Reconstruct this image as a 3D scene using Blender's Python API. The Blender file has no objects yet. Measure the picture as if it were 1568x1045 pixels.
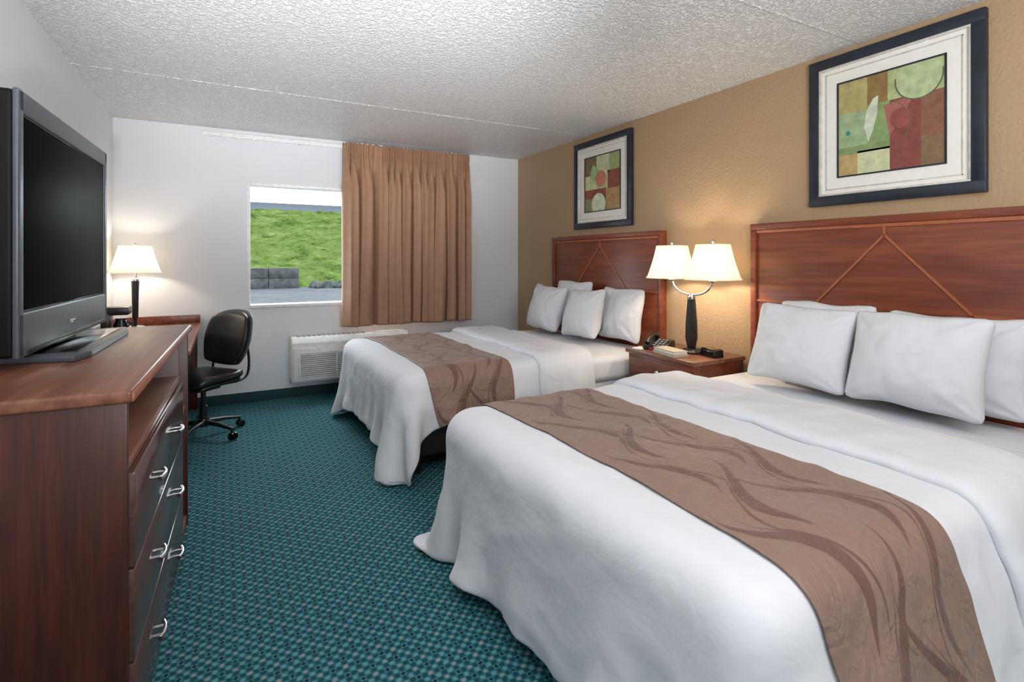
import bpy, bmesh, math, random
import numpy as np
from mathutils import Vector, Matrix, noise
random.seed(4)
S=bpy.context.scene
COL=S.collection
try:
    S.view_settings.view_transform='Standard'
except Exception: pass

# ---------------------------------------------------------------- helpers
def lin(c):
    r=[]
    for v in c[:3]:
        v=v/255.0
        r.append(v/12.92 if v<=0.04045 else ((v+0.055)/1.055)**2.4)
    return (r[0],r[1],r[2],1.0)

def newmat(name):
    m=bpy.data.materials.new(name); m.use_nodes=True
    nt=m.node_tree; b=nt.nodes['Principled BSDF']
    return m,nt,b

def objco(nt,scale=(1,1,1),rot=(0,0,0),uv=False):
    t=nt.nodes.new('ShaderNodeTexCoord'); mp=nt.nodes.new('ShaderNodeMapping')
    mp.inputs['Scale'].default_value=scale; mp.inputs['Rotation'].default_value=rot
    nt.links.new(t.outputs['UV' if uv else 'Object'],mp.inputs['Vector'])
    return mp.outputs['Vector']

def noise_n(nt,vec,scale,detail=4,rough=.55,dist=0):
    n=nt.nodes.new('ShaderNodeTexNoise'); n.inputs['Scale'].default_value=scale
    n.inputs['Detail'].default_value=detail; n.inputs['Roughness'].default_value=rough
    n.inputs['Distortion'].default_value=dist
    nt.links.new(vec,n.inputs['Vector']); return n.outputs['Fac']

def ramp(nt,fac,stops):
    r=nt.nodes.new('ShaderNodeValToRGB'); e=r.color_ramp.elements
    while len(e)<len(stops): e.new(.5)
    for i,(p,c) in enumerate(stops):
        e[i].position=p; e[i].color=c
    nt.links.new(fac,r.inputs['Fac']); return r.outputs['Color']

def bump(nt,b,h,strength,dist=.01,chain=None):
    n=nt.nodes.new('ShaderNodeBump'); n.inputs['Strength'].default_value=strength
    n.inputs['Distance'].default_value=dist
    nt.links.new(h,n.inputs['Height'])
    if chain is not None: nt.links.new(chain,n.inputs['Normal'])
    nt.links.new(n.outputs['Normal'],b.inputs['Normal']); return n.outputs['Normal']

def plain(name,c,rough=.5,metal=0.,spec=.5,nz=.04,nscale=25,bs=0.,bscale=200,coat=0,linear=False):
    m,nt,b=newmat(name)
    if not linear: c=lin(c)
    v=objco(nt)
    f=noise_n(nt,v,nscale,3)
    lo=tuple(max(0,x*(1-nz*2)) for x in c[:3])+(1,); hi=tuple(min(1,x*(1+nz*2)) for x in c[:3])+(1,)
    nt.links.new(ramp(nt,f,[(.3,lo),(.7,hi)]),b.inputs['Base Color'])
    b.inputs['Roughness'].default_value=rough; b.inputs['Metallic'].default_value=metal
    b.inputs['Specular IOR Level'].default_value=spec
    b.inputs['Coat Weight'].default_value=coat
    if bs>0: bump(nt,b,noise_n(nt,v,bscale,3),bs)
    return m

def wood(name,c1,c2,axis='y',rough=.35,spec=.5):
    m,nt,b=newmat(name); c1=lin(c1); c2=lin(c2)
    sc={'x':(2.2,38,38),'y':(38,2.2,38),'z':(38,38,2.2)}[axis]
    v=objco(nt,sc)
    f=noise_n(nt,v,1.0,8,.68,.5)
    sc2={'x':(.6,5,5),'y':(5,.6,5),'z':(5,5,.6)}[axis]
    v2=objco(nt,sc2)
    f2=noise_n(nt,v2,1.6,3,.5,2.2)
    mx=nt.nodes.new('ShaderNodeMath'); mx.operation='MULTIPLY_ADD'
    nt.links.new(f2,mx.inputs[0]); mx.inputs[1].default_value=.7
    nt.links.new(f,mx.inputs[2])
    mid=tuple((a+b_)/2 for a,b_ in zip(c1,c2))
    nt.links.new(ramp(nt,mx.outputs[0],[(.62,c1),(.84,mid),(1.0,c2)]),b.inputs['Base Color'])
    b.inputs['Roughness'].default_value=rough; b.inputs['Specular IOR Level'].default_value=spec
    bump(nt,b,f,.05,.002)
    return m

def finish(me,name,mat,parent,smooth=True,angle=40):
    ob=bpy.data.objects.new(name,me); COL.objects.link(ob)
    if mat is not None: me.materials.append(mat)
    if smooth:
        for p in me.polygons: p.use_smooth=True
        try: me.set_sharp_from_angle(angle=math.radians(angle))
        except Exception: pass
    if parent is not None: ob.parent=parent
    return ob

def empty(name,loc=(0,0,0),rz=0):
    e=bpy.data.objects.new(name,None); COL.objects.link(e)
    e.location=loc; e.rotation_euler=(0,0,rz); e.empty_display_size=.1
    return e

def box(name,x0,x1,y0,y1,z0,z1,mat,parent=None,bev=.003,seg=2):
    bm=bmesh.new(); bmesh.ops.create_cube(bm,size=1)
    for v in bm.verts:
        v.co=Vector((x0+(v.co.x+.5)*(x1-x0),y0+(v.co.y+.5)*(y1-y0),z0+(v.co.z+.5)*(z1-z0)))
    if bev>0:
        bev=min(bev,.45*min(abs(x1-x0),abs(y1-y0),abs(z1-z0)))
        bmesh.ops.bevel(bm,geom=list(bm.edges),offset=bev,segments=seg,affect='EDGES',profile=.5)
    bmesh.ops.recalc_face_normals(bm,faces=bm.faces)
    me=bpy.data.meshes.new(name); bm.to_mesh(me); bm.free()
    return finish(me,name,mat,parent,bev>0)

def meshobj(name,verts,faces,mat,parent=None,smooth=True,angle=40,uvs=None):
    me=bpy.data.meshes.new(name); me.from_pydata([tuple(v) for v in verts],[],faces); me.update()
    if uvs is not None:
        l=me.uv_layers.new(name='UVMap')
        for lp in me.loops: l.data[lp.index].uv=uvs[lp.vertex_index]
    return finish(me,name,mat,parent,smooth,angle)

def prism(name,pts,axis,a0,a1,mat,parent=None,bev=.003):
    bm=bmesh.new()
    def mk(p,a):
        if axis=='x': return (a,p[0],p[1])
        if axis=='y': return (p[0],a,p[1])
        return (p[0],p[1],a)
    A=[bm.verts.new(mk(p,a0)) for p in pts]; B=[bm.verts.new(mk(p,a1)) for p in pts]
    bm.faces.new(A); bm.faces.new(B[::-1])
    n=len(pts)
    for i in range(n): bm.faces.new((A[i],A[(i+1)%n],B[(i+1)%n],B[i]))
    bmesh.ops.recalc_face_normals(bm,faces=bm.faces)
    if bev>0: bmesh.ops.bevel(bm,geom=list(bm.edges),offset=bev,segments=2,affect='EDGES',profile=.5)
    me=bpy.data.meshes.new(name); bm.to_mesh(me); bm.free()
    return finish(me,name,mat,parent)

def tube(name,pts,rad,mat,parent=None,seg=12,flat=1.0):
    pts=[Vector(p) for p in pts]; n=len(pts)
    if not hasattr(rad,'__len__'): rad=[rad]*n
    V=[];F=[]
    t0=(pts[1]-pts[0]).normalized()
    up=Vector((0,0,1)) if abs(t0.z)<.9 else Vector((1,0,0))
    for i,p in enumerate(pts):
        t=(pts[min(i+1,n-1)]-pts[max(i-1,0)]).normalized()
        s=t.cross(up).normalized(); u=s.cross(t).normalized(); up=u
        for k in range(seg):
            a=2*math.pi*k/seg
            V.append(p+s*math.cos(a)*rad[i]+u*math.sin(a)*rad[i]*flat)
    for i in range(n-1):
        for k in range(seg):
            F.append((i*seg+k,i*seg+(k+1)%seg,(i+1)*seg+(k+1)%seg,(i+1)*seg+k))
    F.append(tuple(range(seg))[::-1]); F.append(tuple((n-1)*seg+k for k in range(seg)))
    return meshobj(name,V,F,mat,parent)

def curve_pts(ctrl,n=24):
    C=[Vector(c) for c in ctrl]; C=[C[0]*2-C[1]]+C+[C[-1]*2-C[-2]]
    out=[]
    segs=len(C)-3
    for s in range(segs):
        p0,p1,p2,p3=C[s:s+4]
        m=max(2,n//segs)
        for i in range(m+(1 if s==segs-1 else 0)):
            t=i/m
            out.append(.5*((2*p1)+(p2-p0)*t+(2*p0-5*p1+4*p2-p3)*t*t+(3*p1-p0-3*p2+p3)*t**3))
    return out

def lathe(name,prof,c,mat,parent=None,seg=32,n=2.0,rot=0,cap=True,angle=40):
    V=[];F=[]
    for (r,z) in prof:
        for k in range(seg):
            a=2*math.pi*k/seg
            q=1/((abs(math.cos(a))**n+abs(math.sin(a))**n)**(1/n))
            x=r*q*math.cos(a); y=r*q*math.sin(a)
            V.append((c[0]+x*math.cos(rot)-y*math.sin(rot),c[1]+x*math.sin(rot)+y*math.cos(rot),c[2]+z))
    m=len(prof)
    for i in range(m-1):
        for k in range(seg):
            F.append((i*seg+k,i*seg+(k+1)%seg,(i+1)*seg+(k+1)%seg,(i+1)*seg+k))
    if cap:
        F.append(tuple(range(seg))[::-1]); F.append(tuple((m-1)*seg+k for k in range(seg)))
    return meshobj(name,V,F,mat,parent,angle=angle)

class G:
    """tiny math-node builder"""
    def __init__(s,nt): s.nt=nt
    def __call__(s,op,a,b_=None,c=None):
        n=s.nt.nodes.new('ShaderNodeMath'); n.operation=op
        for i,x in enumerate((a,b_,c)):
            if x is None: continue
            if isinstance(x,(int,float)): n.inputs[i].default_value=x
            else: s.nt.links.new(x,n.inputs[i])
        return n.outputs[0]
    def mix(s,f,A,B,mode='MIX'):
        n=s.nt.nodes.new('ShaderNodeMixRGB'); n.blend_type=mode
        for i,x in ((0,f),(1,A),(2,B)):
            if isinstance(x,(tuple,int,float)): n.inputs[i].default_value=x
            else: s.nt.links.new(x,n.inputs[i])
        return n.outputs[0]
    def xyz(s,v):
        n=s.nt.nodes.new('ShaderNodeSeparateXYZ'); s.nt.links.new(v,n.inputs[0]); return n.outputs

# ---------------------------------------------------------------- materials
def wallmat(name,c,bs=.25,sc=120,rough=.75):
    m,nt,b=newmat(name); v=objco(nt); c=lin(c)
    nt.links.new(ramp(nt,noise_n(nt,v,3,3),[(.3,tuple(x*.97 for x in c[:3])+(1,)),(.7,c)]),b.inputs['Base Color'])
    b.inputs['Roughness'].default_value=rough
    bump(nt,b,noise_n(nt,v,sc,2,.5),bs,.006); return m
M_white=wallmat('wall_white',(228,230,234),.25,70)
M_tan=wallmat('wall_tan',(178,149,115),.55,60,.5)

def ceilmat():
    m,nt,b=newmat('popcorn_ceiling'); v=objco(nt)
    b.inputs['Roughness'].default_value=.38; b.inputs['Specular IOR Level'].default_value=.7
    f=noise_n(nt,v,58,4,.6)
    h=ramp(nt,f,[(.44,(0,0,0,1)),(.60,(1,1,1,1))])
    nt.links.new(ramp(nt,f,[(.36,lin((228,228,228))),(.5,lin((248,248,248)))]),b.inputs['Base Color'])
    bump(nt,b,h,.85,.014)
    return m
M_ceil=ceilmat()

def carpetmat():
    m,nt,b=newmat('teal_patterned_carpet')
    v=objco(nt); M=G(nt); sep=M.xyz(v)
    nf=noise_n(nt,v,60,2)
    jit=M('MULTIPLY',M('SUBTRACT',nf,.5),.012)
    X=M('ADD',sep['X'],jit); Y=M('ADD',sep['Y'],jit)
    s=.019
    a=M('SINE',M('MULTIPLY',X,math.pi/s)); c=M('SINE',M('MULTIPLY',Y,math.pi/s))
    chk=M('MULTIPLY_ADD',M('MULTIPLY',a,c),.5,.5)
    def dots(ox,oy,S_,r):
        fx=M('SUBTRACT',M('FRACT',M('ADD',M('DIVIDE',X,S_),ox)),.5)
        fy=M('SUBTRACT',M('FRACT',M('ADD',M('DIVIDE',Y,S_),oy)),.5)
        return M('LESS_THAN',M('ADD',M('ABSOLUTE',fx),M('ABSOLUTE',fy)),r)
    D=M('MAXIMUM',dots(.125,.125,s*4,.09),dots(.625,.625,s*4,.09))
    D2=M('MAXIMUM',dots(.625,.125,s*4,.11),dots(.125,.625,s*4,.11))
    base=ramp(nt,chk,[(.2,lin((18,72,82))),(.5,lin((44,108,118))),(.8,lin((94,152,160)))])
    col=M.mix(D,base,lin((176,140,134))); col=M.mix(D2,col,lin((14,42,58)))
    big=noise_n(nt,v,2.0,3)
    fine=noise_n(nt,v,350,2)
    col=M.mix(.5,col,ramp(nt,fine,[(.3,(.5,.5,.5,1)),(.7,(1,1,1,1))]),'MULTIPLY')
    col=M.mix(.3,col,ramp(nt,big,[(.35,(.75,.75,.75,1)),(.65,(1,1,1,1))]),'MULTIPLY')
    nt.links.new(col,b.inputs['Base Color'])
    b.inputs['Roughness'].default_value=.85; b.inputs['Specular IOR Level'].default_value=.2
    n1=bump(nt,b,chk,.3,.004); bump(nt,b,fine,.5,.004,n1)
    return m
M_carpet=carpetmat()
M_cove=plain('dark_green_cove_base',(26,62,66),.8,nz=.1,nscale=200,bs=.3)
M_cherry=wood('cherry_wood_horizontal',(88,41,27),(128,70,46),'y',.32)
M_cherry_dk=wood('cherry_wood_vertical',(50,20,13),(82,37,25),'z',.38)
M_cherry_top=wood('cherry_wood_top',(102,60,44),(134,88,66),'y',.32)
M_cherry_edge=plain('cherry_edge',(146,88,62),.35,nz=.08)
M_hb=wood('headboard_wood',(102,46,28),(136,71,44),'y',.35)
M_inlay=plain('inlay_wood',(168,98,66),.35)
M_drawer=wood('drawer_wood',(78,46,42),(100,62,54),'y',.16,1.0)
M_blk=plain('black_plastic',(18,18,20),.35)
M_blkgl=plain('black_gloss',(10,10,12),.12)
M_screen=plain('tv_screen_glass',(2,2,2),.45,spec=.02)
M_gun=plain('tv_gunmetal_bezel',(84,88,94),.38,.3)
M_chrome=plain('brushed_chrome',(200,200,202),.2,1.0)
M_silver=plain('silver_leaf',(214,211,204),.4,.4,nz=.08)
M_frame=plain('blue_black_frame',(34,40,50),.35,nz=.12,nscale=15)
M_mat=plain('ivory_mat_board',(236,233,224),.8,nz=.01)
M_vinyl=plain('window_vinyl_white',(240,240,240),.4)
M_ac=plain('ac_white_plastic',(224,224,221),.45)
M_acd=plain('ac_grille_shadow',(150,150,148),.6)
M_base=plain('bed_base_black',(30,22,22),.6)
M_leather=plain('black_leatherette',(26,26,28),.3,bs=.1)
M_paper=plain('paper_white',(236,234,226),.7)
M_conc=plain('concrete_blocks',(.021,.0225,.023),.95,nz=.2,nscale=3,spec=.02,linear=True)
M_asph=plain('asphalt',(.027,.029,.032),.95,nz=.12,nscale=2,spec=.02,linear=True)
M_red=plain('red_plastic',(170,30,30),.4)
M_tanb=plain('book_cover_tan',(186,172,152),.6)

def linenmat(name,c,scale=9,bs=.35):
    m,nt,b=newmat(name); b.inputs['Base Color'].default_value=lin(c)
    b.inputs['Roughness'].default_value=.95; b.inputs['Specular IOR Level'].default_value=.08
    v=objco(nt); n1=bump(nt,b,noise_n(nt,v,scale,4,.5,.25),bs,.025)
    bump(nt,b,noise_n(nt,v,500,2),.08,.002,n1)
    return m
M_linen=linenmat('white_linen',(224,225,229),6,.40)
M_pillow=linenmat('pillow_linen',(222,223,227),8,.42)

def runnermat():
    m,nt,b=newmat('brown_swirl_runner')
    v=objco(nt,(1,1,1),uv=True); M=G(nt)
    nv=nt.nodes.new('ShaderNodeTexNoise'); nv.inputs['Scale'].default_value=2.2; nv.inputs['Detail'].default_value=1
    nt.links.new(v,nv.inputs['Vector'])
    s=M.xyz(v)
    wob=M('MULTIPLY',M('SUBTRACT',nv.outputs['Fac'],.5),.10)
    U=M('ADD',s['X'],wob); V=s['Y']
    tot=None
    for (u0,A,Pd,of,wd,k,thin) in ((1.17,.075,.42,.05,.026,.80,0),(1.30,-.08,.46,.45,.028,.75,0),(1.40,.085,.43,.78,.028,.80,0),
                              (1.53,-.07,.45,.25,.024,.75,0),
                              (1.21,.075,.42,.10,.008,.80,0),(1.255,-.08,.46,.50,.008,.75,0),(1.445,.085,.43,.83,.008,.80,0),(1.49,-.07,.45,.30,.007,.75,0)):
        t=M('FRACT',M('ADD',M('DIVIDE',V,Pd),of))
        cen=M('MULTIPLY_ADD',M('SINE',M('MULTIPLY_ADD',t,2*math.pi*k,.4)),A,u0)
        w_=M('MULTIPLY',M('POWER',M('MULTIPLY',M('SINE',M('MULTIPLY',t,math.pi)),M('SUBTRACT',1.25,t)),.9),wd)
        d=M('SUBTRACT',w_,M('ABSOLUTE',M('SUBTRACT',U,cen)))
        q=M('MULTIPLY',d,300.)
        n=nt.nodes.new('ShaderNodeClamp'); nt.links.new(q,n.inputs[0]); q=n.outputs[0]
        tot=q if tot is None else M('MAXIMUM',tot,q)
    n=noise_n(nt,v,40,2)
    col=M.mix(tot,lin((143,115,102)),lin((113,82,72)))
    col=M.mix(.2,col,ramp(nt,n,[(.3,(.8,.8,.8,1)),(.7,(1,1,1,1))]),'MULTIPLY')
    nt.links.new(col,b.inputs['Base Color'])
    b.inputs['Roughness'].default_value=.5; b.inputs['Specular IOR Level'].default_value=.35
    b.inputs['Sheen Weight'].default_value=.15
    n1=bump(nt,b,noise_n(nt,v,15,3,.5,1.6),.55,.02); bump(nt,b,noise_n(nt,v,400,2),.15,.002,n1)
    return m
M_runner=runnermat()

def curtainmat():
    m,nt,b=newmat('curtain_tan_fabric'); v=objco(nt)
    c=lin((170,130,102)); c2=lin((162,121,94))
    nt.links.new(ramp(nt,noise_n(nt,v,12,3),[(.3,c2),(.7,c)]),b.inputs['Base Color'])
    b.inputs['Roughness'].default_value=.6; b.inputs['Sheen Weight'].default_value=.1
    bump(nt,b,noise_n(nt,v,400,2),.10,.002)
    return m
M_curtain=curtainmat()

def shademat():
    m=bpy.data.materials.new('lampshade_fabric'); m.use_nodes=True; nt=m.node_tree; nt.nodes.clear()
    o=nt.nodes.new('ShaderNodeOutputMaterial'); d=nt.nodes.new('ShaderNodeBsdfDiffuse'); t=nt.nodes.new('ShaderNodeBsdfTranslucent')
    e=nt.nodes.new('ShaderNodeEmission'); mx=nt.nodes.new('ShaderNodeMixShader'); ad=nt.nodes.new('ShaderNodeAddShader')
    d.inputs[0].default_value=lin((250,244,230)); t.inputs[0].default_value=lin((255,246,230))
    v=objco(nt); f=noise_n(nt,v,300,2)
    nt.links.new(ramp(nt,f,[(.3,lin((255,240,216))),(.7,lin((255,247,232)))]),e.inputs[0]); e.inputs[1].default_value=.25
    mx.inputs[0].default_value=.38
    nt.links.new(d.outputs[0],mx.inputs[1]); nt.links.new(t.outputs[0],mx.inputs[2])
    nt.links.new(mx.outputs[0],ad.inputs[0]); nt.links.new(e.outputs[0],ad.inputs[1]); nt.links.new(ad.outputs[0],o.inputs[0])
    return m
M_shade=shademat()

def glassmat():
    m=bpy.data.materials.new('window_glass'); m.use_nodes=True; nt=m.node_tree; nt.nodes.clear()
    o=nt.nodes.new('ShaderNodeOutputMaterial'); t=nt.nodes.new('ShaderNodeBsdfTransparent')
    t.inputs[0].default_value=(.95,.98,.97,1)
    nt.links.new(t.outputs[0],o.inputs[0])
    return m
M_glass=glassmat()

def grassmat():
    m,nt,b=newmat('grass'); v=objco(nt); M=G(nt)
    a=ramp(nt,noise_n(nt,v,.8,10,.8),[(.36,(.008,.014,.004,1)),(.46,(.023,.035,.009,1)),(.58,(.038,.052,.016,1)),(.72,(.066,.072,.042,1))])
    nt.links.new(a,b.inputs['Base Color'])
    b.inputs['Roughness'].default_value=1; b.inputs['Specular IOR Level'].default_value=.0
    bump(nt,b,noise_n(nt,v,3,6,.7),.6,.4); return m
M_grass=grassmat()

# ---------------------------------------------------------------- room
XL,XR,YB,YF,H=-.80,2.97,5.28,-1.7,2.44
box('floor',XL-.15,XR+.15,YF-.15,YB+.2,-.12,0,M_carpet,bev=0)
c=box('ceiling',XL-.15,XR+.15,YF-.15,YB+.2,H,H+.12,M_ceil,bev=0)
box('wall_left',XL-.15,XL,YF-.15,YB+.2,0,H,M_white,bev=0)
box('wall_right',XR,XR+.15,YF-.15,YB+.2,0,H,M_tan,bev=0)
box('wall_front',XL,XR,YF-.15,YF,0,H,M_white,bev=0)
WX0,WX1,WZ0,WZ1=.17,2.02,.845,1.985
def backwall():
    bm=bmesh.new()
    for (a,b_,z0,z1) in ((XL,WX0,0,H),(WX1,XR,0,H),(WX0,WX1,0,WZ0),(WX0,WX1,WZ1,H)):
        r=bmesh.ops.create_cube(bm,size=1)
        for v in r['verts']:
            v.co=Vector((a+(v.co.x+.5)*(b_-a),YB+(v.co.y+.5)*.2,z0+(v.co.z+.5)*(z1-z0)))
    me=bpy.data.meshes.new('wall_back'); bm.to_mesh(me); bm.free()
    finish(me,'wall_back',M_white,None,False)
backwall()
for i,y in enumerate((1.56,3.95)):
    box('ceiling_seam_%d'%(i+1),XL+.001,XR-.001,y-.005,y+.005,H-.003,H+.01,M_ceil,bev=.001)  # plank seams in the ceiling, built as thin strips
box('baseboard_back',XL,XR,YB-.012,YB,0,.09,M_cove,bev=.003)
box('baseboard_left',XL,XL+.012,YF,YB-.012,0,.09,M_cove,bev=.003)
box('baseboard_right',XR-.012,XR,YF,YB-.012,0,.09,M_cove,bev=.003)
w=empty('window_1')
f=.028
box('frame_left',WX0,WX0+f,YB-.012,YB+.13,WZ0,WZ1,M_vinyl,w)
box('frame_right',WX1-f,WX1,YB-.012,YB+.13,WZ0,WZ1,M_vinyl,w)
box('frame_top',WX0+f,WX1-f,YB-.012,YB+.13,WZ1-f,WZ1,M_vinyl,w)
box('frame_sill',WX0+f,WX1-f,YB-.02,YB+.13,WZ0,WZ0+f,M_vinyl,w)
box('mullion',1.07,1.115,YB+.06,YB+.11,WZ0+f,WZ1-f,M_vinyl,w)
meshobj('glass_pane',[(WX0+f,YB+.09,WZ0+f),(WX1-f,YB+.09,WZ0+f),(WX1-f,YB+.09,WZ1-f),(WX0+f,YB+.09,WZ1-f)],[(0,1,2,3)],M_glass,w,False)

# ---------------------------------------------------------------- exterior
box('asphalt_ground',-40,60,YB+.25,31,-.3,-.2,M_asph,bev=0)
def grass():
    nx,ny=220,110; V=[];F=[]
    for j in range(ny+1):
        for i in range(nx+1):
            x=-25+75*i/nx; y=30.1+24*j/ny
            z=-.25+(y-30.1)*.262+.35*noise.noise(Vector((x*.35,y*.35,0)))+.22*noise.noise(Vector((x*1.5,y*1.5,3)))+.12*noise.noise(Vector((x*4,y*4,3)))
            if j==0: z=-.35
            V.append((x,y,z))
    for j in range(ny):
        for i in range(nx):
            a=j*(nx+1)+i; F.append((a,a+1,a+nx+2,a+nx+1))
    meshobj('grass_hillside',V,F,M_grass)
grass()
bw=empty('concrete_block_wall')
for k in range(8):
    for r in range(2):
        x0=-8.2+k*1.45
        box('block_%d_%d'%(k,r),x0,x0+1.43,29.4,29.95,-.2+r*.53,-.2+r*.53+.52,M_conc,bw,.03)
box('hilltop_barrier',-25,50,54.6,55.2,4.4,6.7,plain('barrier_grey',(.028,.032,.038),.9,spec=.02,linear=True),bev=.05)
def rocks():
    bm=bmesh.new()
    for k in range(30):
        r=bmesh.ops.create_icosphere(bm,subdivisions=2,radius=random.uniform(.12,.32))
        cx=random.uniform(3.7,9); cy=random.uniform(28.2,29.8)
        for v in r['verts']:
            n=noise.noise(v.co*5+Vector((k,0,0)))
            v.co=v.co*(1+.35*n)+Vector((cx,cy,-.1))
    me=bpy.data.meshes.new('rubble_pile'); bm.to_mesh(me); bm.free(); finish(me,'rubble_pile',M_conc,None,True)
rocks()

# ---------------------------------------------------------------- curtain
def curtain():
    e=empty('window_curtain')
    x0,x1,zt,zb=.985,2.31,2.40,.645
    nx,nz=800,80; V=[];F=[]
    for j in range(nz+1):
        q=j/nz
        z=zt-(zt-zb)*q
        for i in range(nx+1):
            p=i/nx
            ph=2*math.pi*(14*p+1.0*noise.noise(Vector((p*5,0,0)))+.32*noise.noise(Vector((p*8,q*1.2,5))))
            t=max(0,(q-.05)/.95); op=min(1,t*5)
            hd=math.exp(-(t*9)**2)
            A=(.020+.038*op)*(.9+.7*noise.noise(Vector((p*8,7,q*.8))))
            pr=1-2*abs(math.sin(ph/2))**.62
            y=A*(pr+.18*math.sin(ph*2+1+2*q))*(1-.6*hd)+.012*hd*math.sin(ph*3)
            xs=-.35*A*math.sin(ph)*op
            y+=.010*noise.noise(Vector((p*4,q*3,2)))
            yy=5.128+y
            if p<.03: yy=yy*(p/.03)+5.19*(1-p/.03)
            if p>.98: yy=yy*((1-p)/.02)+5.19*(1-(1-p)/.02)
            if q>.03 and q<.075: yy+=.010*math.sin(math.pi*(q-.03)/.045)
            dz=.012*noise.noise(Vector((p*5,9,0)))*q+(.010*math.sin(ph*3)*max(0,1-q/.03))
            V.append((x0+(x1-x0)*p+xs,min(yy,5.196),z+dz))
    for j in range(nz):
        for i in range(nx):
            a=j*(nx+1)+i; F.append((a,a+nx+1,a+nx+2,a+1))
    o=meshobj('pleated_panel',V,F,M_curtain,e,True,180)
    s=o.modifiers.new('s','SOLIDIFY'); s.thickness=.003
    r=empty('curtain_rod')
    box('rail',-.17,2.34,5.210,5.232,2.362,2.396,M_vinyl,r,.003)
    for k,x in enumerate((-.12,.6,2.3)):
        box('bracket_%d'%k,x,x+.025,5.232,YB,2.36,2.40,M_vinyl,r,.002)
    tube('draw_track',[(-.15,5.204,2.372),(2.32,5.204,2.372)],.005,M_vinyl,r)
    for k in range(8):
        x=-.02+k*.12
        box('carrier_%d'%k,x,x+.012,5.199,5.208,2.352,2.372,M_vinyl,r,.001)
curtain()

# ---------------------------------------------------------------- AC unit
def ac():
    e=empty('wall_air_conditioner')
    x0,x1,y0,y1,z0,z1=.525,1.60,5.04,5.28,.175,.575
    prism('body',[(y1,z0),(y1,z1),(y0+.06,z1),(y0+.012,z1-.05),(y0+.012,z0)],'x',x0,x1,M_ac,e,.006)
    box('front_panel',x0+.012,x1-.012,y0-.006,y0+.014,z0+.015,z1-.085,M_ac,e,.01)
    box('grille_recess',x0+.06,x1-.06,y0-.008,y0-.002,z0+.05,z1-.14,M_acd,e,.003)
    n=12
    for k in range(n):
        z=z0+.055+k*(z1-.15-z0-.055)/(n-1)
        box('louver_%d'%k,x0+.055,x1-.055,y0-.018,y0-.006,z-.005,z+.004,M_ac,e,.002)
    for k in range(4):
        x=x0+.055+k*(x1-x0-.12)/3
        box('grille_bar_%d'%k,x,x+.012,y0-.019,y0-.004,z0+.05,z1-.145,M_ac,e,.002)
    box('control_lid',x1-.32,x1-.04,y0+.07,y0+.18,z1-.001,z1+.008,M_ac,e,.003)
    for k in range(14):
        x=x0+.05+k*.045
        box('vent_%d'%k,x,x+.03,y0+.08,y0+.17,z1-.001,z1+.003,M_acd,e,.001)
ac()

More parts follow.
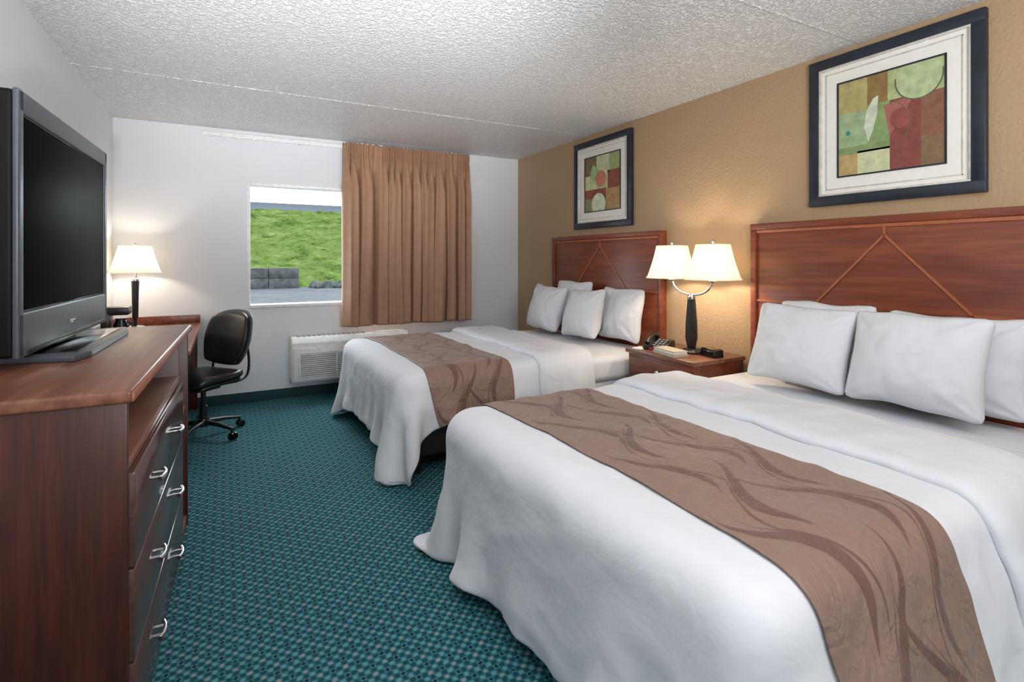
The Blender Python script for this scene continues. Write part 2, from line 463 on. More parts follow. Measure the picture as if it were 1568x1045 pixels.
# ---------------------------------------------------------------- pictures
def picture(yl,yr,z0,z1,variant):
    e=empty('framed_abstract_picture')
    X=XR
    fw=.056
    def bx(n,ya,yb,za,zb,d0,d1,m,b=.003): return box(n,X-d1,X-d0,ya,yb,za,zb,m,e,b)
    bx('frame_bottom',yr,yl,z0,z0+fw,.001,.034,M_frame,.006); bx('frame_top',yr,yl,z1-fw,z1,.001,.034,M_frame,.006)
    bx('frame_near',yr,yr+fw,z0+fw*.9,z1-fw*.9,.001,.033,M_frame,.006); bx('frame_far',yl-fw,yl,z0+fw*.9,z1-fw*.9,.001,.033,M_frame,.006)
    a=fw-.004; t=.014
    bx('fillet_bottom',yr+a,yl-a,z0+a,z0+a+t,.001,.028,M_silver); bx('fillet_top',yr+a,yl-a,z1-a-t,z1-a,.001,.028,M_silver)
    bx('fillet_near',yr+a,yr+a+t,z0+a+t*.8,z1-a-t*.8,.001,.0275,M_silver); bx('fillet_far',yl-a-t,yl-a,z0+a+t*.8,z1-a-t*.8,.001,.0275,M_silver)
    bx('mat_board',yr+a,yl-a,z0+a,z1-a,.001,.012,M_mat,0)
    k=.088
    for n_,(ya,yb,za,zb) in {'mat_step_bottom':(yr+k,yl-k,z0+k,z0+k+.006),'mat_step_top':(yr+k,yl-k,z1-k-.006,z1-k),
        'mat_step_near':(yr+k,yr+k+.006,z0+k,z1-k),'mat_step_far':(yl-k-.006,yl-k,z0+k,z1-k)}.items():
        bx(n_,ya,yb,za,zb,.001,.016,M_silver,.001)
    g=.158
    A0,A1,B0,B1=yr+g,yl-g,z0+g,z1-g
    for n_,(ya,yb,za,zb) in {'art_rim_bottom':(A0-.008,A1+.008,B0-.008,B0),'art_rim_top':(A0-.008,A1+.008,B1,B1+.008),
        'art_rim_near':(A0-.008,A0,B0,B1),'art_rim_far':(A1,A1+.008,B0,B1)}.items():
        bx(n_,ya,yb,za,zb,.001,.018,M_frame,.001)
    def poly(n,pts,colr,lay):
        V=[(X-.0125-lay*.0003,A1-s*(A1-A0),B1-t_*(B1-B0)) for s,t_ in pts]
        mm=plain('paint_%s_%d'%(n,variant),colr,.6,nz=.10,nscale=22)
        meshobj(n,V,[tuple(range(len(V)))],mm,e,False)
    R=lambda a_,b_,c_,d_:[(a_,b_),(c_,b_),(c_,d_),(a_,d_)]
    def circ(cx,cy,r,a0=0,a1=360,n=40,xmax=1,ymin=0,xmin=0,ymax=1):
        return [(min(xmax,max(xmin,cx+r*math.cos(math.radians(a0+(a1-a0)*i/n)))),min(ymax,max(ymin,cy+r*math.sin(math.radians(a0+(a1-a0)*i/n))))) for i in range(n)]
    def ring(n,cx,cy,r,wd,colr,lay,a0=0,a1=180,cnt=30):
        o=[(cx+(r)*math.cos(math.radians(a0+(a1-a0)*i/cnt)),cy+(r)*math.sin(math.radians(a0+(a1-a0)*i/cnt))) for i in range(cnt+1)]
        i_=[(cx+(r-wd)*math.cos(math.radians(a0+(a1-a0)*i/cnt)),cy+(r-wd)*math.sin(math.radians(a0+(a1-a0)*i/cnt))) for i in range(cnt+1)]
        V=[(X-.0125-lay*.0003,A1-min(1,max(0,s))*(A1-A0),B1-min(1,max(0,t_))*(B1-B0)) for s,t_ in o+i_]
        F=[(i,i+1,cnt+2+i,cnt+1+i) for i in range(cnt)]
        meshobj(n,V,F,plain('paint_%s_%d'%(n,variant),colr,.6),e,False)
    if variant==0:
        poly('olive_ground',R(0,0,1,1),(158,172,122),0)
        poly('ochre_square',R(0,0,.30,.34),(172,160,104),1)
        poly('brown_square',R(.30,0,.5,.3),(140,112,66),1)
        poly('sage_square',R(.5,0,1,.3),(166,178,124),1)
        poly('pale_green_square',R(0,.34,.3,.72),(154,174,134),1)
        poly('mid_green_square',R(.3,.3,.52,.72),(132,156,100),1)
        poly('pale_wedge',[(.29,.36),(.36,.24),(.41,.22),(.40,.40),(.36,.56),(.31,.68),(.27,.52)],(202,210,186),2)
        poly('maroon_block',R(.52,.3,.80,1),(132,70,60),1)
        poly('rose_wedge',[(.46,.34),(.74,.30),(.66,.45),(.52,.66)],(164,100,88),2)
        poly('rust_block',R(.80,.3,1,.72),(134,90,70),1)
        poly('brown_block',R(.80,.72,1,1),(126,100,72),1)
        poly('orange_block',R(0,.78,.22,1),(182,158,104),1)
        poly('cream_block',R(.20,.76,.52,1),(202,204,160),2)
        poly('green_strip',R(0,.70,.52,.78),(130,150,96),2)
        poly('sage_disc',circ(.78,.14,.21),(178,190,144),3)
        ring('disc_outline',.78,.14,.215,.014,(96,104,76),4,-10,190)
        ring('arc_line',.42,.55,.28,.008,(110,100,64),4,-60,60)
        poly('red_lens',circ(.62,.5,.10),(146,78,70),3)
        poly('teal_spot',circ(.10,.55,.025),(60,130,130),3)
    else:
        poly('green_ground',R(0,0,1,1),(186,190,140),0)
        poly('brown_square',R(0,0,.34,.34),(122,106,78),1)
        poly('sage_square',R(.34,0,.7,.34),(196,200,158),1)
        poly('olive_square',R(.7,0,1,.3),(156,166,112),1)
        poly('pale_square',R(0,.34,.3,.6),(202,204,156),1)
        poly('coral_lens',circ(.46,.42,.15),(198,124,102),3)
        poly('red_bar',R(0,.60,.62,.76),(150,74,62),2)
        poly('maroon_bar',R(.66,.3,1,.62),(138,80,68),1)
        poly('ochre_block',R(.62,.62,1,1),(170,138,92),1)
        poly('khaki_block',R(0,.76,.62,1),(136,138,96),1)
        poly('cream_disc',circ(.40,.88,.20,ymax=1),(212,218,184),3)
        ring('disc_outline',.40,.84,.23,.018,(80,86,66),4,-170,-10)
        poly('green_wedge',[(.24,.14),(.42,.26),(.26,.52),(.14,.3)],(158,184,128),2)
    return e
picture(1.82,1.02,1.583,2.403,0)
picture(4.13,3.32,1.57,2.38,1)

# ---------------------------------------------------------------- headboards
def headboard(cy):
    e=empty('headboard')
    X0,X1=2.922,2.968; hw=.762; zt=1.50
    box('panel',X0+.006,X1,cy-hw+.03,cy+hw-.03,.12,zt-.02,M_hb,e,.002)
    for s,n in ((-1,'near'),(1,'far')):
        y=cy+s*(hw-.018)
        box('post_'+n,X0-.008,X1,y-.02,y+.02,0,zt,M_hb,e,.005)
    box('cap_rail',X0-.014,X1,cy-hw,cy+hw,zt-.03,zt+.008,M_hb,e,.006)
    box('cap_moulding',X0-.002,X1,cy-hw+.03,cy+hw-.03,zt-.05,zt-.03,M_inlay,e,.004)
    def strip(n,ya,za,yb,zb,w_=.011):
        d=Vector((0,yb-ya,zb-za)); d.normalize(); p=Vector((0,-d.z,d.y))*w_/2
        V=[]
        for xx in (X0-.0005,X0+.012):
            for (yy,zz,sg) in ((ya,za,-1),(yb,zb,-1),(yb,zb,1),(ya,za,1)):
                V.append((xx,yy+sg*p.y,zz+sg*p.z))
        meshobj(n,V,[(0,1,2,3),(7,6,5,4),(0,4,5,1),(1,5,6,2),(2,6,7,3),(3,7,4,0)],M_inlay,e,False)
    strip('inlay_stem',cy,zt-.03,cy,1.41)
    strip('inlay_diag_far',cy,1.41,cy+.36,1.03); strip('inlay_diag_near',cy,1.41,cy-.36,1.03)
    strip('inlay_bar_far',cy+.36,1.03,cy+hw-.04,1.03); strip('inlay_bar_near',cy-.36,1.03,cy-hw+.04,1.03)
    strip('inlay_low_far',cy+.36,1.03,cy,.65); strip('inlay_low_near',cy-.36,1.03,cy,.65)
headboard(1.42); headboard(3.715)

# ---------------------------------------------------------------- beds
TH=.026
def cloth_sim(x0,x1,xe,hw,side,foot,zt,seed,steps=190,iters=16,h=.0225):
    rng=np.random.RandomState(seed)
    r=.06; th=TH
    nx=int(round((xe-x0+foot)/h))+1; ny=int(round((2*hw+2*side)/h))+1
    if ny%2==0: ny+=1
    gx=xe-h*np.arange(nx)[::-1]; gy=h*(np.arange(ny)-(ny-1)/2)
    U,Vv=np.meshgrid(gx,gy,indexing='ij')
    P=np.stack([U,Vv,np.full_like(U,zt+th+.004)],-1)
    P[...,2]+=rng.rand(nx,ny)*.003
    ov=np.maximum(0,np.maximum(np.abs(Vv)-hw,0)+np.maximum(x0-U,0))
    P[...,2]-=ov*.1
    prev=P.copy()
    pin=(U>x0+.30)&(np.abs(Vv)<hw-.12)
    Ppin=P.copy(); Ppin[...,2]=zt+th
    lo=np.array([x0+r,-hw+r,-1.]); hi=np.array([3.2,hw-r,zt-r])
    g=np.array([0,0,-9.8/3600.])
    def sv(A,B,L,k):
        d=B-A; n=np.sqrt((d*d).sum(-1,keepdims=True))+1e-9
        c=d*((n-L)/n*.5*k); A+=c; B-=c
    def svc(A,B,L,k):
        d=B-A; n=np.sqrt((d*d).sum(-1,keepdims=True))+1e-9
        c=d*(np.minimum(n-L,0)/n*.5*k); A+=c; B-=c
    dg=h*math.sqrt(2)
    wn=rng.randn(nx//8+2,ny//8+2,3)
    wn=np.repeat(np.repeat(wn,8,0),8,1)[:nx,:ny]
    for s in range(steps):
        v=(P-prev)*.96; prev=P.copy()
        P=P+v+g
        if s<40: P+=wn*.00015
        for it in range(iters):
            for par in (0,1):
                m=(nx-par)//2; sv(P[par:par+2*m:2],P[par+1:par+2*m:2],h,1.)
                m=(ny-par)//2; sv(P[:,par:par+2*m:2],P[:,par+1:par+2*m:2],h,1.)
            sv(P[:-1,:-1],P[1:,1:],dg,.22); sv(P[:-1,1:],P[1:,:-1],dg,.22)
            if it%2==0:
                svc(P[:-6],P[6:],6*h*.985,.25); svc(P[:,:-6],P[:,6:],6*h*.985,.25)
            q=np.clip(P,lo,hi); d=P-q; n=np.sqrt((d*d).sum(-1,keepdims=True))
            R=r+th; hit=(n<R)&(n>1e-6)
            P=np.where(hit,q+d/np.maximum(n,1e-6)*R,P)
            ins=(n[...,0]<=1e-6); P[...,2]=np.where(ins,zt+th,P[...,2])
            P[pin]=Ppin[pin]
        fr=hit[...,0]
        prev[fr]=prev[fr]+(P[fr]-prev[fr])*.6
    a=np.clip((x0-U)/foot,0,1); b_=np.clip((np.abs(Vv)-hw)/side,0,1)
    p=6.
    fm=np.where((a>0)&(b_>0),np.maximum(a,b_)/np.maximum((a**p+b_**p)**(1/p),1e-6),1.)
    U2=np.where((a>0)&(b_>0),x0-a*fm*foot,U); V2=np.where((a>0)&(b_>0),np.sign(Vv)*(hw+b_*fm*side),Vv)
    fi=np.clip((U2-gx[0])/h,0,nx-1.001); fj=np.clip((V2-gy[0])/h,0,ny-1.001)
    i0=fi.astype(int); j0=fj.astype(int); ti=(fi-i0)[...,None]; tj=(fj-j0)[...,None]
    P=(P[i0,j0]*(1-ti)*(1-tj)+P[i0+1,j0]*ti*(1-tj)+P[i0,j0+1]*(1-ti)*tj+P[i0+1,j0+1]*ti*tj)
    P[...,2]=np.maximum(P[...,2],.02)
    return P,U2,V2,U,Vv

def gridmesh(name,P,U,Vv,mat,parent,thick,sub=1,loc=None):
    nx,ny=P.shape[:2]
    V=P.reshape(-1,3).tolist(); uv=[(a,b_) for a,b_ in zip(U.ravel().tolist(),Vv.ravel().tolist())]
    F=[(i*ny+j,(i+1)*ny+j,(i+1)*ny+j+1,i*ny+j+1) for i in range(nx-1) for j in range(ny-1)]
    o=meshobj(name,V,F,mat,parent,True,180,uv)
    s=o.modifiers.new('solid','SOLIDIFY'); s.thickness=thick; s.offset=0
    if sub:
        ss=o.modifiers.new('sub','SUBSURF'); ss.levels=sub; ss.render_levels=sub
    return o

def normals(P):
    a=np.gradient(P,axis=0); b_=np.gradient(P,axis=1); n=np.cross(a,b_)
    return n/(np.linalg.norm(n,axis=-1,keepdims=True)+1e-9)

def smooth(A,k):
    for _ in range(k):
        B=A.copy(); B[1:-1,1:-1]=(A[1:-1,1:-1]*4+A[:-2,1:-1]+A[2:,1:-1]+A[1:-1,:-2]+A[1:-1,2:])/8; A=B
    return A

def ridge(x): return 1-abs(2*x)

def pillow(name,cx,cy,cz,w_,h_,T,lean,yaw=0,seed=0,roll=0):
    n=56; V=[];F=[]; idx={}
    for side in (1,-1):
        for i in range(n+1):
            for j in range(n+1):
                s=-1+2*i/n; t=-1+2*j/n
                edge=(i in (0,n) or j in (0,n))
                if side==-1 and edge: idx[(side,i,j)]=idx[(1,i,j)]; continue
                fy=1-.075*(1-t*t); fz=1-.06*(1-s*s)
                cr=max(0,abs(s)+abs(t)-1.85)*.3
                fy-=cr; fz-=cr
                prof=max(0,(1-abs(s)**2.3)*(1-abs(t)**2.3))**.5
                wr=.012*noise.noise(Vector((s*1.6+seed,t*1.6,side*3)))+.004*noise.noise(Vector((s*6+seed,t*4,side)))
                wr+=.006*max(0,ridge(noise.noise(Vector((s*2.2+seed*3,t*2.0,side*2))))-.55)
                cd=min(1,math.hypot(1-abs(s),1-abs(t)))
                an=math.atan2(1-abs(t),1-abs(s)+1e-6)
                wr+=.007*math.sin(an*10+seed)*max(0,1-cd*1.2)*min(1,cd*5)
                x=side*(T/2*prof*(1+.16*(-t)))+ (wr*min(1,prof*2) if not edge else 0)
                idx[(side,i,j)]=len(V)
                V.append((x,s*w_/2*fy,t*h_/2*fz+.014*noise.noise(Vector((s*1.5,seed,4)))))
    for side in (1,-1):
        for i in range(n):
            for j in range(n):
                q=(idx[(side,i,j)],idx[(side,i+1,j)],idx[(side,i+1,j+1)],idx[(side,i,j+1)])
                F.append(q if side==1 else q[::-1])
    o=meshobj(name,V,F,M_pillow,None,True,180)
    o.location=(cx,cy,cz); o.rotation_euler=(roll,lean,yaw)
    return o

def bed(cy,seed,side,foot,flare):
    e=empty('bed',(0,cy,0))
    hw=.76; x0=.880; zt=.592
    for k,(x,y) in enumerate(((.99,-.66),(.99,.66),(2.8,-.66),(2.8,.66))):
        box('leg_%d'%k,x-.04,x+.04,y-.04,y+.04,0,.12,M_base,e,.005)
    box('base_platform',x0+.04,2.9,-hw+.03,hw-.03,.11,.33,M_base,e,.01)
    box('box_spring',x0+.02,2.915,-hw+.02,hw-.02,.33,.41,M_linen,e,.03,4)
    box('mattress',x0,2.915,-hw,hw,.40,zt,M_linen,e,.055,5)
    P,U,Vv,U0,V0=cloth_sim(x0,2.915,2.24,hw,side,foot,zt,seed)
    # the puffy spread stands away from the mattress toward its hem
    drop=np.clip(zt+TH-P[...,2]-.03,0,.6)
    wside=np.clip((np.abs(Vv)-hw+.04)/.16,0,1)
    sf=np.where(Vv>0,flare*.85,flare)
    P[...,1]+=np.sign(Vv)*wside*sf*drop
    wf=np.clip((x0+.04-U)/.16,0,1)
    P[...,0]-=wf*wside*sf*.12*drop
    N=normals(P)
    nn=np.zeros(P.shape[:2])
    for i in range(P.shape[0]):
        for j in range(P.shape[1]):
            u,v=U[i,j],Vv[i,j]
            hf=max(0,(x0-u)/.46); hs=max(0,(abs(v)-hw)/side)
            nn[i,j]=.007*noise.noise(Vector((u*3,v*2.2,seed)))+.0035*noise.noise(Vector((u*9,v*6,seed+3)))
            nn[i,j]+=.024*hf*noise.noise(Vector((v*5.5+u*1.2,seed,u*.8)))+.024*hs*noise.noise(Vector((u*5.5+v,seed+4,v*.8)))
            nn[i,j]+=.007*max(0,ridge(noise.noise(Vector((u*2.0,v*1.3,seed+9))))-.7)/.3
            nn[i,j]+=.004*max(0,ridge(noise.noise(Vector((u*4.0+v*1.5,v*3-u,seed+19))))-.75)/.25
    P2=smooth(P,2)+N*nn[...,None]
    gridmesh('duvet',P2,U,Vv,M_linen,e,.022)
    m=(U0[:,0]>1.80)
    Q=(P2+N*.030)[m]; Uq=U[m]; Vq=Vv[m]
    Q=Q.copy(); Nq=N[m]
    Q[0]-=Nq[0]*.018; Q[1]-=Nq[1]*.004
    wav=np.array([[.007*noise.noise(Vector((b_*9,a*4,seed+8)))+.004*noise.noise(Vector((b_*26,a*9,seed))) for b_ in Vq[0]] for a in Uq[:,0]])
    Q+=Nq*wav[...,None]
    sh=np.array([.03*noise.noise(Vector((b_*3,seed,1))) for b_ in Vq[0]])
    Q[:4,:,0]+=sh[None,:]
    gridmesh('turned_down_sheet',Q,Uq,Vq,M_linen,e,.034)
    m=(U0[:,0]>1.05)&(U0[:,0]<1.62)
    wr=np.array([[.006*abs(noise.noise(Vector((a*11,b_*8,seed+2))))+.004*noise.noise(Vector((a*26,b_*18,seed))) for b_ in Vv[-1]] for a in U0[m][:,0]])
    R=P2[m]+N[m]*(.0165+wr[...,None])
    o=gridmesh('bed_runner',R,U[m],Vv[m],M_runner,None,.006)
    o.location=(0,cy,0)
    return e
bed(1.42,3,.40,.46,.24)
bed(3.715,11,.255,.39,.06)
zc=.62
pillow('pillow',2.80,1.66,zc+.225,.52,.43,.17,.16,0,1)
pillow('pillow',2.80,1.09,zc+.215,.54,.42,.17,.16,0,2)
pillow('pillow',2.65,1.69,zc+.215,.53,.43,.20,.30,.04,3,.03)
pillow('pillow',2.64,1.165,zc+.22,.54,.43,.21,.30,-.03,4,-.02)
pillow('pillow',2.80,3.96,zc+.255,.54,.44,.17,.16,0,5)
pillow('pillow',2.81,3.30,zc+.225,.50,.43,.17,.16,0,6)
pillow('pillow',2.65,4.17,zc+.215,.50,.43,.20,.28,.05,7,.05)
pillow('pillow',2.64,3.58,zc+.215,.50,.42,.20,.30,-.06,8,-.05)

# ---------------------------------------------------------------- nightstand
def nightstand():
    e=empty('nightstand')
    x0,x1,y0,y1=2.50,2.955,2.26,2.85
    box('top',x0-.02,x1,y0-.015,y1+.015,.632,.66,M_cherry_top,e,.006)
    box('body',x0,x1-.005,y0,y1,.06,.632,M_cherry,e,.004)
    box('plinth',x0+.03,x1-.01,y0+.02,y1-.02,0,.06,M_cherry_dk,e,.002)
    for k,(a,b_) in enumerate(((.48,.61),(.28,.46))):
        box('drawer_front_%d'%k,x0-.012,x0+.005,y0+.025,y1-.025,a,b_,M_cherry,e,.004)
        kb=lathe('knob_%d'%k,[(.004,0),(.012,.004),(.014,.012),(.009,.02)],(0,0,0),M_chrome,e,16)
        kb.rotation_euler=(0,-math.pi/2,0); kb.location=(x0-.012,(y0+y1)/2,(a+b_)/2)
nightstand()

def table_lamp():
    e=empty('twin_shade_table_lamp',(2.74,2.50,.66))
    lathe('foot',[(.062,0),(.062,.012),(.05,.02),(.045,.03)],(0,0,0),M_blk,e,32,5,.2)
    lathe('stem',[(.024,.028),(.038,.10),(.036,.2),(.024,.36)],(0,0,0),M_blk,e,8,3,.3,angle=20)
    lathe('collar',[(.027,.36),(.027,.375),(.016,.385),(.012,.40)],(0,0,0),M_chrome,e,24)
    for s,n in ((1,'far'),(-1,'near')):
        tube('arm_'+n,curve_pts([(0,s*.005,.39),(0,s*.05,.392),(0,s*.11,.41),(0,s*.155,.445),(0,s*.175,.49)],20),.0075,M_chrome,e)
        y=s*.175
        lathe('cup_'+n,[(.012,.475),(.022,.485),(.016,.5),(.016,.55)],(0,y,0),M_chrome,e,20)
        tube('harp_'+n,[(0,y,.55),(0,y,.735)],.004,M_chrome,e)
        prof=[(.162,.495),(.150,.515),(.136,.56),(.119,.62),(.105,.68),(.097,.722)]
        o=lathe('shade_'+n,prof,(0,y,0),M_shade,e,40,2.8,.15,cap=False,angle=60)
        o.modifiers.new('s','SOLIDIFY').thickness=.002
        lathe('finial_'+n,[(.004,.73),(.011,.738),(.011,.745),(.003,.757)],(0,y,0),M_chrome,e,16)
        tube('spider_'+n,[(-.095,y,.72),(.095,y,.72)],.002,M_chrome,e,6)
        l=bpy.data.lights.new('bulb_'+n,'POINT'); l.energy=9; l.color=(1,.86,.68); l.shadow_soft_size=.03
        lo=bpy.data.objects.new('bulb_'+n,l); COL.objects.link(lo); lo.parent=e; lo.location=(0,y,.61)
    return e
table_lamp()

def desk_lamp():
    e=empty('desk_lamp',(-.62,5.03,.742))
    lathe('foot',[(.07,0),(.07,.012),(.06,.02),(.03,.026)],(0,0,0),M_chrome,e,32)
    lathe('stem_lower',[(.012,.02),(.012,.07),(.02,.09),(.024,.30),(.027,.38)],(0,0,0),M_blk,e,24)
    lathe('stem_collar',[(.028,.375),(.028,.39),(.012,.40),(.012,.45)],(0,0,0),M_chrome,e,24)
    tube('harp',[(0,0,.45),(0,0,.655)],.004,M_chrome,e)
    o=lathe('shade',[(.175,.44),(.165,.455),(.15,.50),(.132,.56),(.118,.61),(.108,.65)],(0,0,0),M_shade,e,40,3.2,.1,cap=False,angle=60)
    o.modifiers.new('s','SOLIDIFY').thickness=.002
    lathe('finial',[(.004,.652),(.01,.66),(.003,.672)],(0,0,0),M_chrome,e,16)
    tube('spider',[(-.108,0,.648),(.108,0,.648)],.002,M_chrome,e,6)
    l=bpy.data.lights.new('bulb','POINT'); l.energy=5.5; l.color=(1,.89,.74); l.shadow_soft_size=.03
    lo=bpy.data.objects.new('bulb',l); COL.objects.link(lo); lo.parent=e; lo.location=(0,0,.55)
desk_lamp()

def phone():
    e=empty('desk_telephone',(2.66,2.72,.66),math.radians(20))
    prism('body',[(-.09,0),(.09,0),(.09,.06),(.03,.055),(-.09,.02)],'y',-.08,.08,M_blk,e,.006)
    tube('handset',curve_pts([(-.08,.05,.045),(-.05,.05,.07),(.02,.05,.088),(.08,.05,.078)],12),[.02,.02,.017,.014,.014,.014,.014,.014,.014,.016,.019,.02,.02][:13],M_blk,e)
    for i in range(4):
        for j in range(3):
            box('key_%d_%d'%(i,j),-.07+i*.028,-.05+i*.028,-.06+j*.028,-.042+j*.028,.03+i*.009,.038+i*.009,M_acd,e,.002)
    box('red_label',-.092,-.088,-.07,.03,.004,.018,M_red,e,.001)
phone()
e=empty('guest_book_stack',(2.56,2.51,.66),math.radians(-8))
box('box_lower',-.06,.05,-.11,.11,0,.022,M_tanb,e,.002); box('pages',-.055,.046,-.105,.105,.022,.036,M_paper,e,.001); box('cover',-.06,.05,-.11,.11,.036,.04,M_tanb,e,.001)
e=empty('notepad',(2.55,2.79,.66),math.radians(15))
box('pages',-.05,.05,-.035,.035,0,.008,M_paper,e,.001); box('binding',.045,.052,-.035,.035,0,.01,M_tanb,e,.001)
e=empty('alarm_clock',(2.75,2.345,.66),math.radians(-10))
prism('case',[(-.04,0),(.04,0),(.035,.05),(-.028,.05)],'y',-.07,.07,M_blk,e,.006)
box('display',-.04,-.033,-.055,.055,.01,.04,M_blkgl,e,.001)
box('brass_trim',-.03,.03,-.05,.05,.05,.054,plain('brass',(176,150,90),.3,1.),e,.001)

# ---------------------------------------------------------------- dresser
ROT=-math.radians(2.0)
def dresser():
    e=empty('dresser',(-.209,1.565,0),ROT)
    L=1.435; D=.555; Ht=.968
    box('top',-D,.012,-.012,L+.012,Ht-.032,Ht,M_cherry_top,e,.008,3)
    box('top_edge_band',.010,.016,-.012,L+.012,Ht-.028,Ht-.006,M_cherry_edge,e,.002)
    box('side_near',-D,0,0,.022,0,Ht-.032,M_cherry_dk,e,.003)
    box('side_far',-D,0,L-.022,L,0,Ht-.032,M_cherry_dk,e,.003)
    box('divider',-D+.01,-.004,1.095,1.117,.06,Ht-.032,M_cherry_dk,e,.002)
    box('back',-D,-D+.01,.022,L-.022,.04,Ht-.032,M_cherry_dk,e,0)
    box('bottom_rail',-D+.01,-.004,.022,L-.022,0,.05,M_cherry,e,.002)
    box('niche_shelf',-D+.01,-.002,.022,1.095,.76,.785,M_cherry_top,e,.002)
    box('open_shelf',-D+.01,-.01,1.117,L-.022,.56,.582,M_cherry_top,e,.002)
    box('carcass_fill',-D+.02,-.03,.024,1.094,.05,.76,M_cherry_dk,e,0)
    zs=[(.52,.755),(.285,.515),(.052,.28)]
    for k,(a,b_) in enumerate(zs):
        box('drawer_front_%d'%k,-.03,.012,.026,1.092,a,b_,M_drawer,e,.004)
        zc_=(a+b_)/2
        for q,y in enumerate((.33,.80)):
            for s in (-1,1):
                tube('pull_post_%d_%d_%d'%(k,q,s),[(.012,y+s*.022,zc_),(.034,y+s*.022,zc_)],.0045,M_chrome,e,8)
            tube('pull_bar_%d_%d'%(k,q),[(.030,y-.042,zc_),(.037,y-.022,zc_),(.039,y,zc_),(.037,y+.022,zc_),(.030,y+.042,zc_)],[.007,.0065,.006,.0065,.007],M_chrome,e,10)
dresser()

def tv():
    e=empty('television',(-.511,1.965,0),ROT)
    L=1.03; z0,z1=1.0,1.772
    sy0,sy1,sz0,sz1=.045,.985,1.137,1.70
    box('bezel_near',-.016,.0,0,sy0-.006,z0,z1,M_gun,e,.006,3)
    box('bezel_far',-.016,.0,sy1+.006,L,z0,z1,M_gun,e,.006,3)
    box('bezel_top',-.016,.0,.001,L-.001,sz1+.006,z1-.001,M_gun,e,.006,3)
    box('bezel_bottom',-.016,.0,.001,L-.001,z0+.001,sz0-.006,M_gun,e,.006,3)
    box('inner_rim',-.048,-.006,sy0-.012,sy1+.012,sz0-.012,sz1+.012,M_blkgl,e,.002)
    box('screen',-.03,-.0045,sy0,sy1,sz0,sz1,M_screen,e,.001)
    box('rear_housing',-.12,-.014,.002,L-.002,z0+.004,z1-.003,plain('matte_black_housing',(12,12,13),.55,spec=.2),e,.012,3)
    prism('rear_bulge',[(.12,z0+.04),(L-.12,z0+.04),(L-.2,z1-.15),(.2,z1-.15)],'x',-.16,-.11,M_blk,e,.01)
    box('speaker_grille',-.002,.002,.06,L-.06,z0+.006,z0+.02,M_blk,e,.001)
    box('logo',-.001,.0015,.48,.54,z0+.055,z0+.066,M_chrome,e,.0004)
    box('stand_neck',-.09,-.02,.38,.64,.98,z0+.03,M_blk,e,.01)
    prism('stand_base',[(-.20,.17),(.10,.10),(.125,.19),(.125,.77),(.10,.87),(-.20,.79)],'z',.968,.99,M_gun,e,.006)
    box('stand_gloss_plate',-.10,.09,.17,.79,.989,.993,M_blkgl,e,.002)
tv()

# ---------------------------------------------------------------- desk
def desk():
    e=empty('writing_desk')
    x0,x1,y0,y1=XL+.014,-.19,3.65,YB-.014
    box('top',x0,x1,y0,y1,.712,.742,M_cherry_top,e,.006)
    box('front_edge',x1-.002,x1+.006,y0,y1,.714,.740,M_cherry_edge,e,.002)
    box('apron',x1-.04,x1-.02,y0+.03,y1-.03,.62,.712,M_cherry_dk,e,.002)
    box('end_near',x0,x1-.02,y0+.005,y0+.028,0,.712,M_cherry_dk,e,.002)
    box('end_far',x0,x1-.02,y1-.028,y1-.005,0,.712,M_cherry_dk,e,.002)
    box('backsplash_wall',x0,x1,y1-.018,y1,.742,.81,M_cherry,e,.003)
    box('backsplash_side',x0,x0+.018,y0,y1-.018,.742,.81,M_cherry,e,.003)
desk()
def coffee():
    e=empty('coffee_maker',(-.66,4.50,.742))
    box('base',-.08,.08,-.07,.07,0,.02,M_blk,e,.006)
    box('column',-.08,-.03,-.07,.07,.02,.19,M_blk,e,.008)
    box('head',-.08,.08,-.07,.07,.16,.215,M_blk,e,.012)
    lathe('carafe',[(.035,.022),(.045,.05),(.045,.09),(.03,.12),(.032,.135)],(.025,0,0),M_blkgl,e,24)
    tube('handle',[(.065,0,.05),(.09,0,.06),(.09,0,.1),(.062,0,.11)],.006,M_blk,e)
coffee()

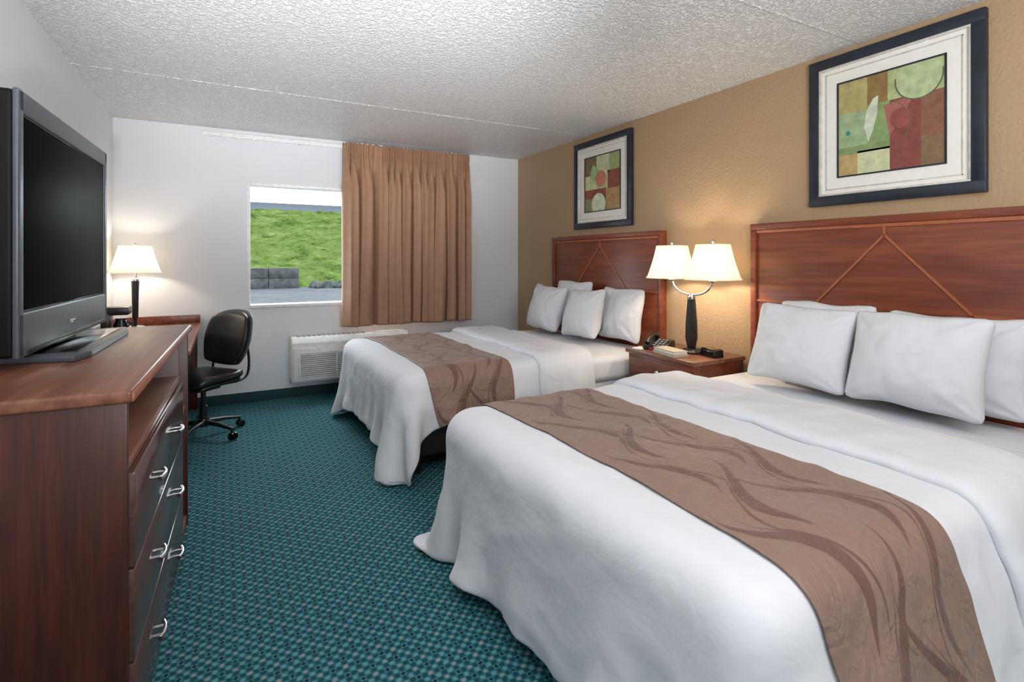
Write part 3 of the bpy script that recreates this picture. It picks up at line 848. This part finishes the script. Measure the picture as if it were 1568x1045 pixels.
# ---------------------------------------------------------------- office chair (faces local +x)
def chair():
    e=empty('office_chair',(-.14,4.42,0),math.radians(222))
    def cushion(name,cx,cz,lx,ly,t,mat,curve=0,axis='h'):
        n=24; V=[];F=[];idx={}
        for side in (1,-1):
            for i in range(n+1):
                for j in range(n+1):
                    s=-1+2*i/n;q=-1+2*j/n; edge=i in(0,n) or j in(0,n)
                    if side==-1 and edge: idx[(side,i,j)]=idx[(1,i,j)];continue
                    xs=s*math.sqrt(1-.38*q*q*abs(s)**2); ys=q*math.sqrt(1-.38*s*s*abs(q)**2)
                    pr=max(0,(1-abs(s)**5)*(1-abs(q)**5))**.4
                    idx[(side,i,j)]=len(V)
                    a=xs*lx/2; b_=ys*ly/2; hh=side*t/2*pr
                    if axis=='h': V.append((cx+a,b_,cz+hh+curve*q*q+(-.03*max(0,s)**3)))
                    else: V.append((cx+hh+curve*q*q+(-.045*(s+1)),b_*(1-.10*max(0,-s)),cz+a))
        for side in (1,-1):
            for i in range(n):
                for j in range(n):
                    k=(idx[(side,i,j)],idx[(side,i+1,j)],idx[(side,i+1,j+1)],idx[(side,i,j+1)])
                    F.append(k if side==1 else k[::-1])
        return meshobj(name,V,F,mat,e,True,180)
    cushion('seat',0,.43,.46,.46,.07,M_leather,.012)
    cushion('seat_shell',-.005,.40,.42,.43,.04,M_blk)
    cushion('backrest',-.19,.685,.40,.42,.06,M_leather,.05,'v')
    cushion('backrest_shell',-.222,.685,.42,.45,.03,plain('chair_shell',(92,92,96),.4),.05,'v')
    for s in (-1,1):
        tube('support_bar_%d'%(s+2),curve_pts([(.02,s*.17,.39),(-.15,s*.18,.385),(-.225,s*.18,.42),(-.245,s*.175,.51),(-.265,s*.14,.61)],20),.012,M_blk,e,10,.6)
    box('tilt_box',-.09,.07,-.07,.07,.335,.39,M_blk,e,.01)
    lathe('gas_post',[(.028,.09),(.028,.22),(.018,.225),(.018,.345)],(0,0,0),M_blk,e,20)
    lathe('hub',[(.04,.075),(.042,.11),(.034,.13)],(0,0,0),M_blk,e,20)
    for k in range(5):
        a=2*math.pi*k/5+.35; c_,s_=math.cos(a),math.sin(a)
        tube('star_leg_%d'%k,[(c_*.02,s_*.02,.105),(c_*.15,s_*.15,.095),(c_*.27,s_*.27,.075)],[.026,.021,.015],M_blk,e,10,.7)
        tube('caster_stem_%d'%k,[(c_*.26,s_*.26,.08),(c_*.26,s_*.26,.045)],.008,M_blk,e,8)
        for q in (-1,1):
            p=Vector((c_*.27,s_*.27,.027)); t=Vector((-s_,c_,0))
            tube('caster_%d_%d'%(k,q),[p+t*q*.006,p+t*q*.008,p+t*q*.022,p+t*q*.026],[.022,.026,.026,.018],M_blkgl,e,18)
chair()

# ---------------------------------------------------------------- lights
W=bpy.data.worlds.new('overcast'); S.world=W; W.use_nodes=True
bg=W.node_tree.nodes['Background']; bg.inputs[0].default_value=(.86,.94,1,1); bg.inputs[1].default_value=12.0
sun=bpy.data.lights.new('sun','SUN'); sun.energy=6.0; sun.angle=.05
so=bpy.data.objects.new('sun',sun); COL.objects.link(so); so.rotation_euler=(math.radians(50),0,math.radians(-15))
def area(name,loc,rot,sx,sy,e_,col=(1,1,1)):
    l=bpy.data.lights.new(name,'AREA'); l.shape='RECTANGLE'; l.size=sx; l.size_y=sy; l.energy=e_; l.color=col
    o=bpy.data.objects.new(name,l); COL.objects.link(o); o.location=loc; o.rotation_euler=rot; return o
area('fill_light_rear',(1.0,-.9,2.40),(0,0,0),1.6,.9,14,(1,.99,.97))  # added general fill behind the camera, no known ceiling fixture
area('bounce_flash',(.8,-.55,1.40),(math.radians(156),0,0),.9,.9,98,(.985,.99,1))
sp=bpy.data.lights.new('flash_head','SPOT'); sp.energy=600; sp.spot_size=math.radians(60); sp.spot_blend=1; sp.shadow_soft_size=.06; sp.color=(.985,.99,1)
spo=bpy.data.objects.new('flash_head',sp); COL.objects.link(spo); spo.location=(-.1,.1,1.15)
d=Vector((.45,2.6,2.44))-spo.location; spo.rotation_euler=d.to_track_quat('-Z','Y').to_euler()

# ---------------------------------------------------------------- camera
cam=bpy.data.cameras.new('camera'); co=bpy.data.objects.new('camera',cam); COL.objects.link(co)
co.location=(0,0,1.284); co.rotation_euler=(math.radians(90),0,-math.radians(28.7))
cam.sensor_width=36; cam.lens=36*802/1568; cam.shift_y=-124.7/1568; cam.clip_start=.02; cam.clip_end=300
S.camera=co
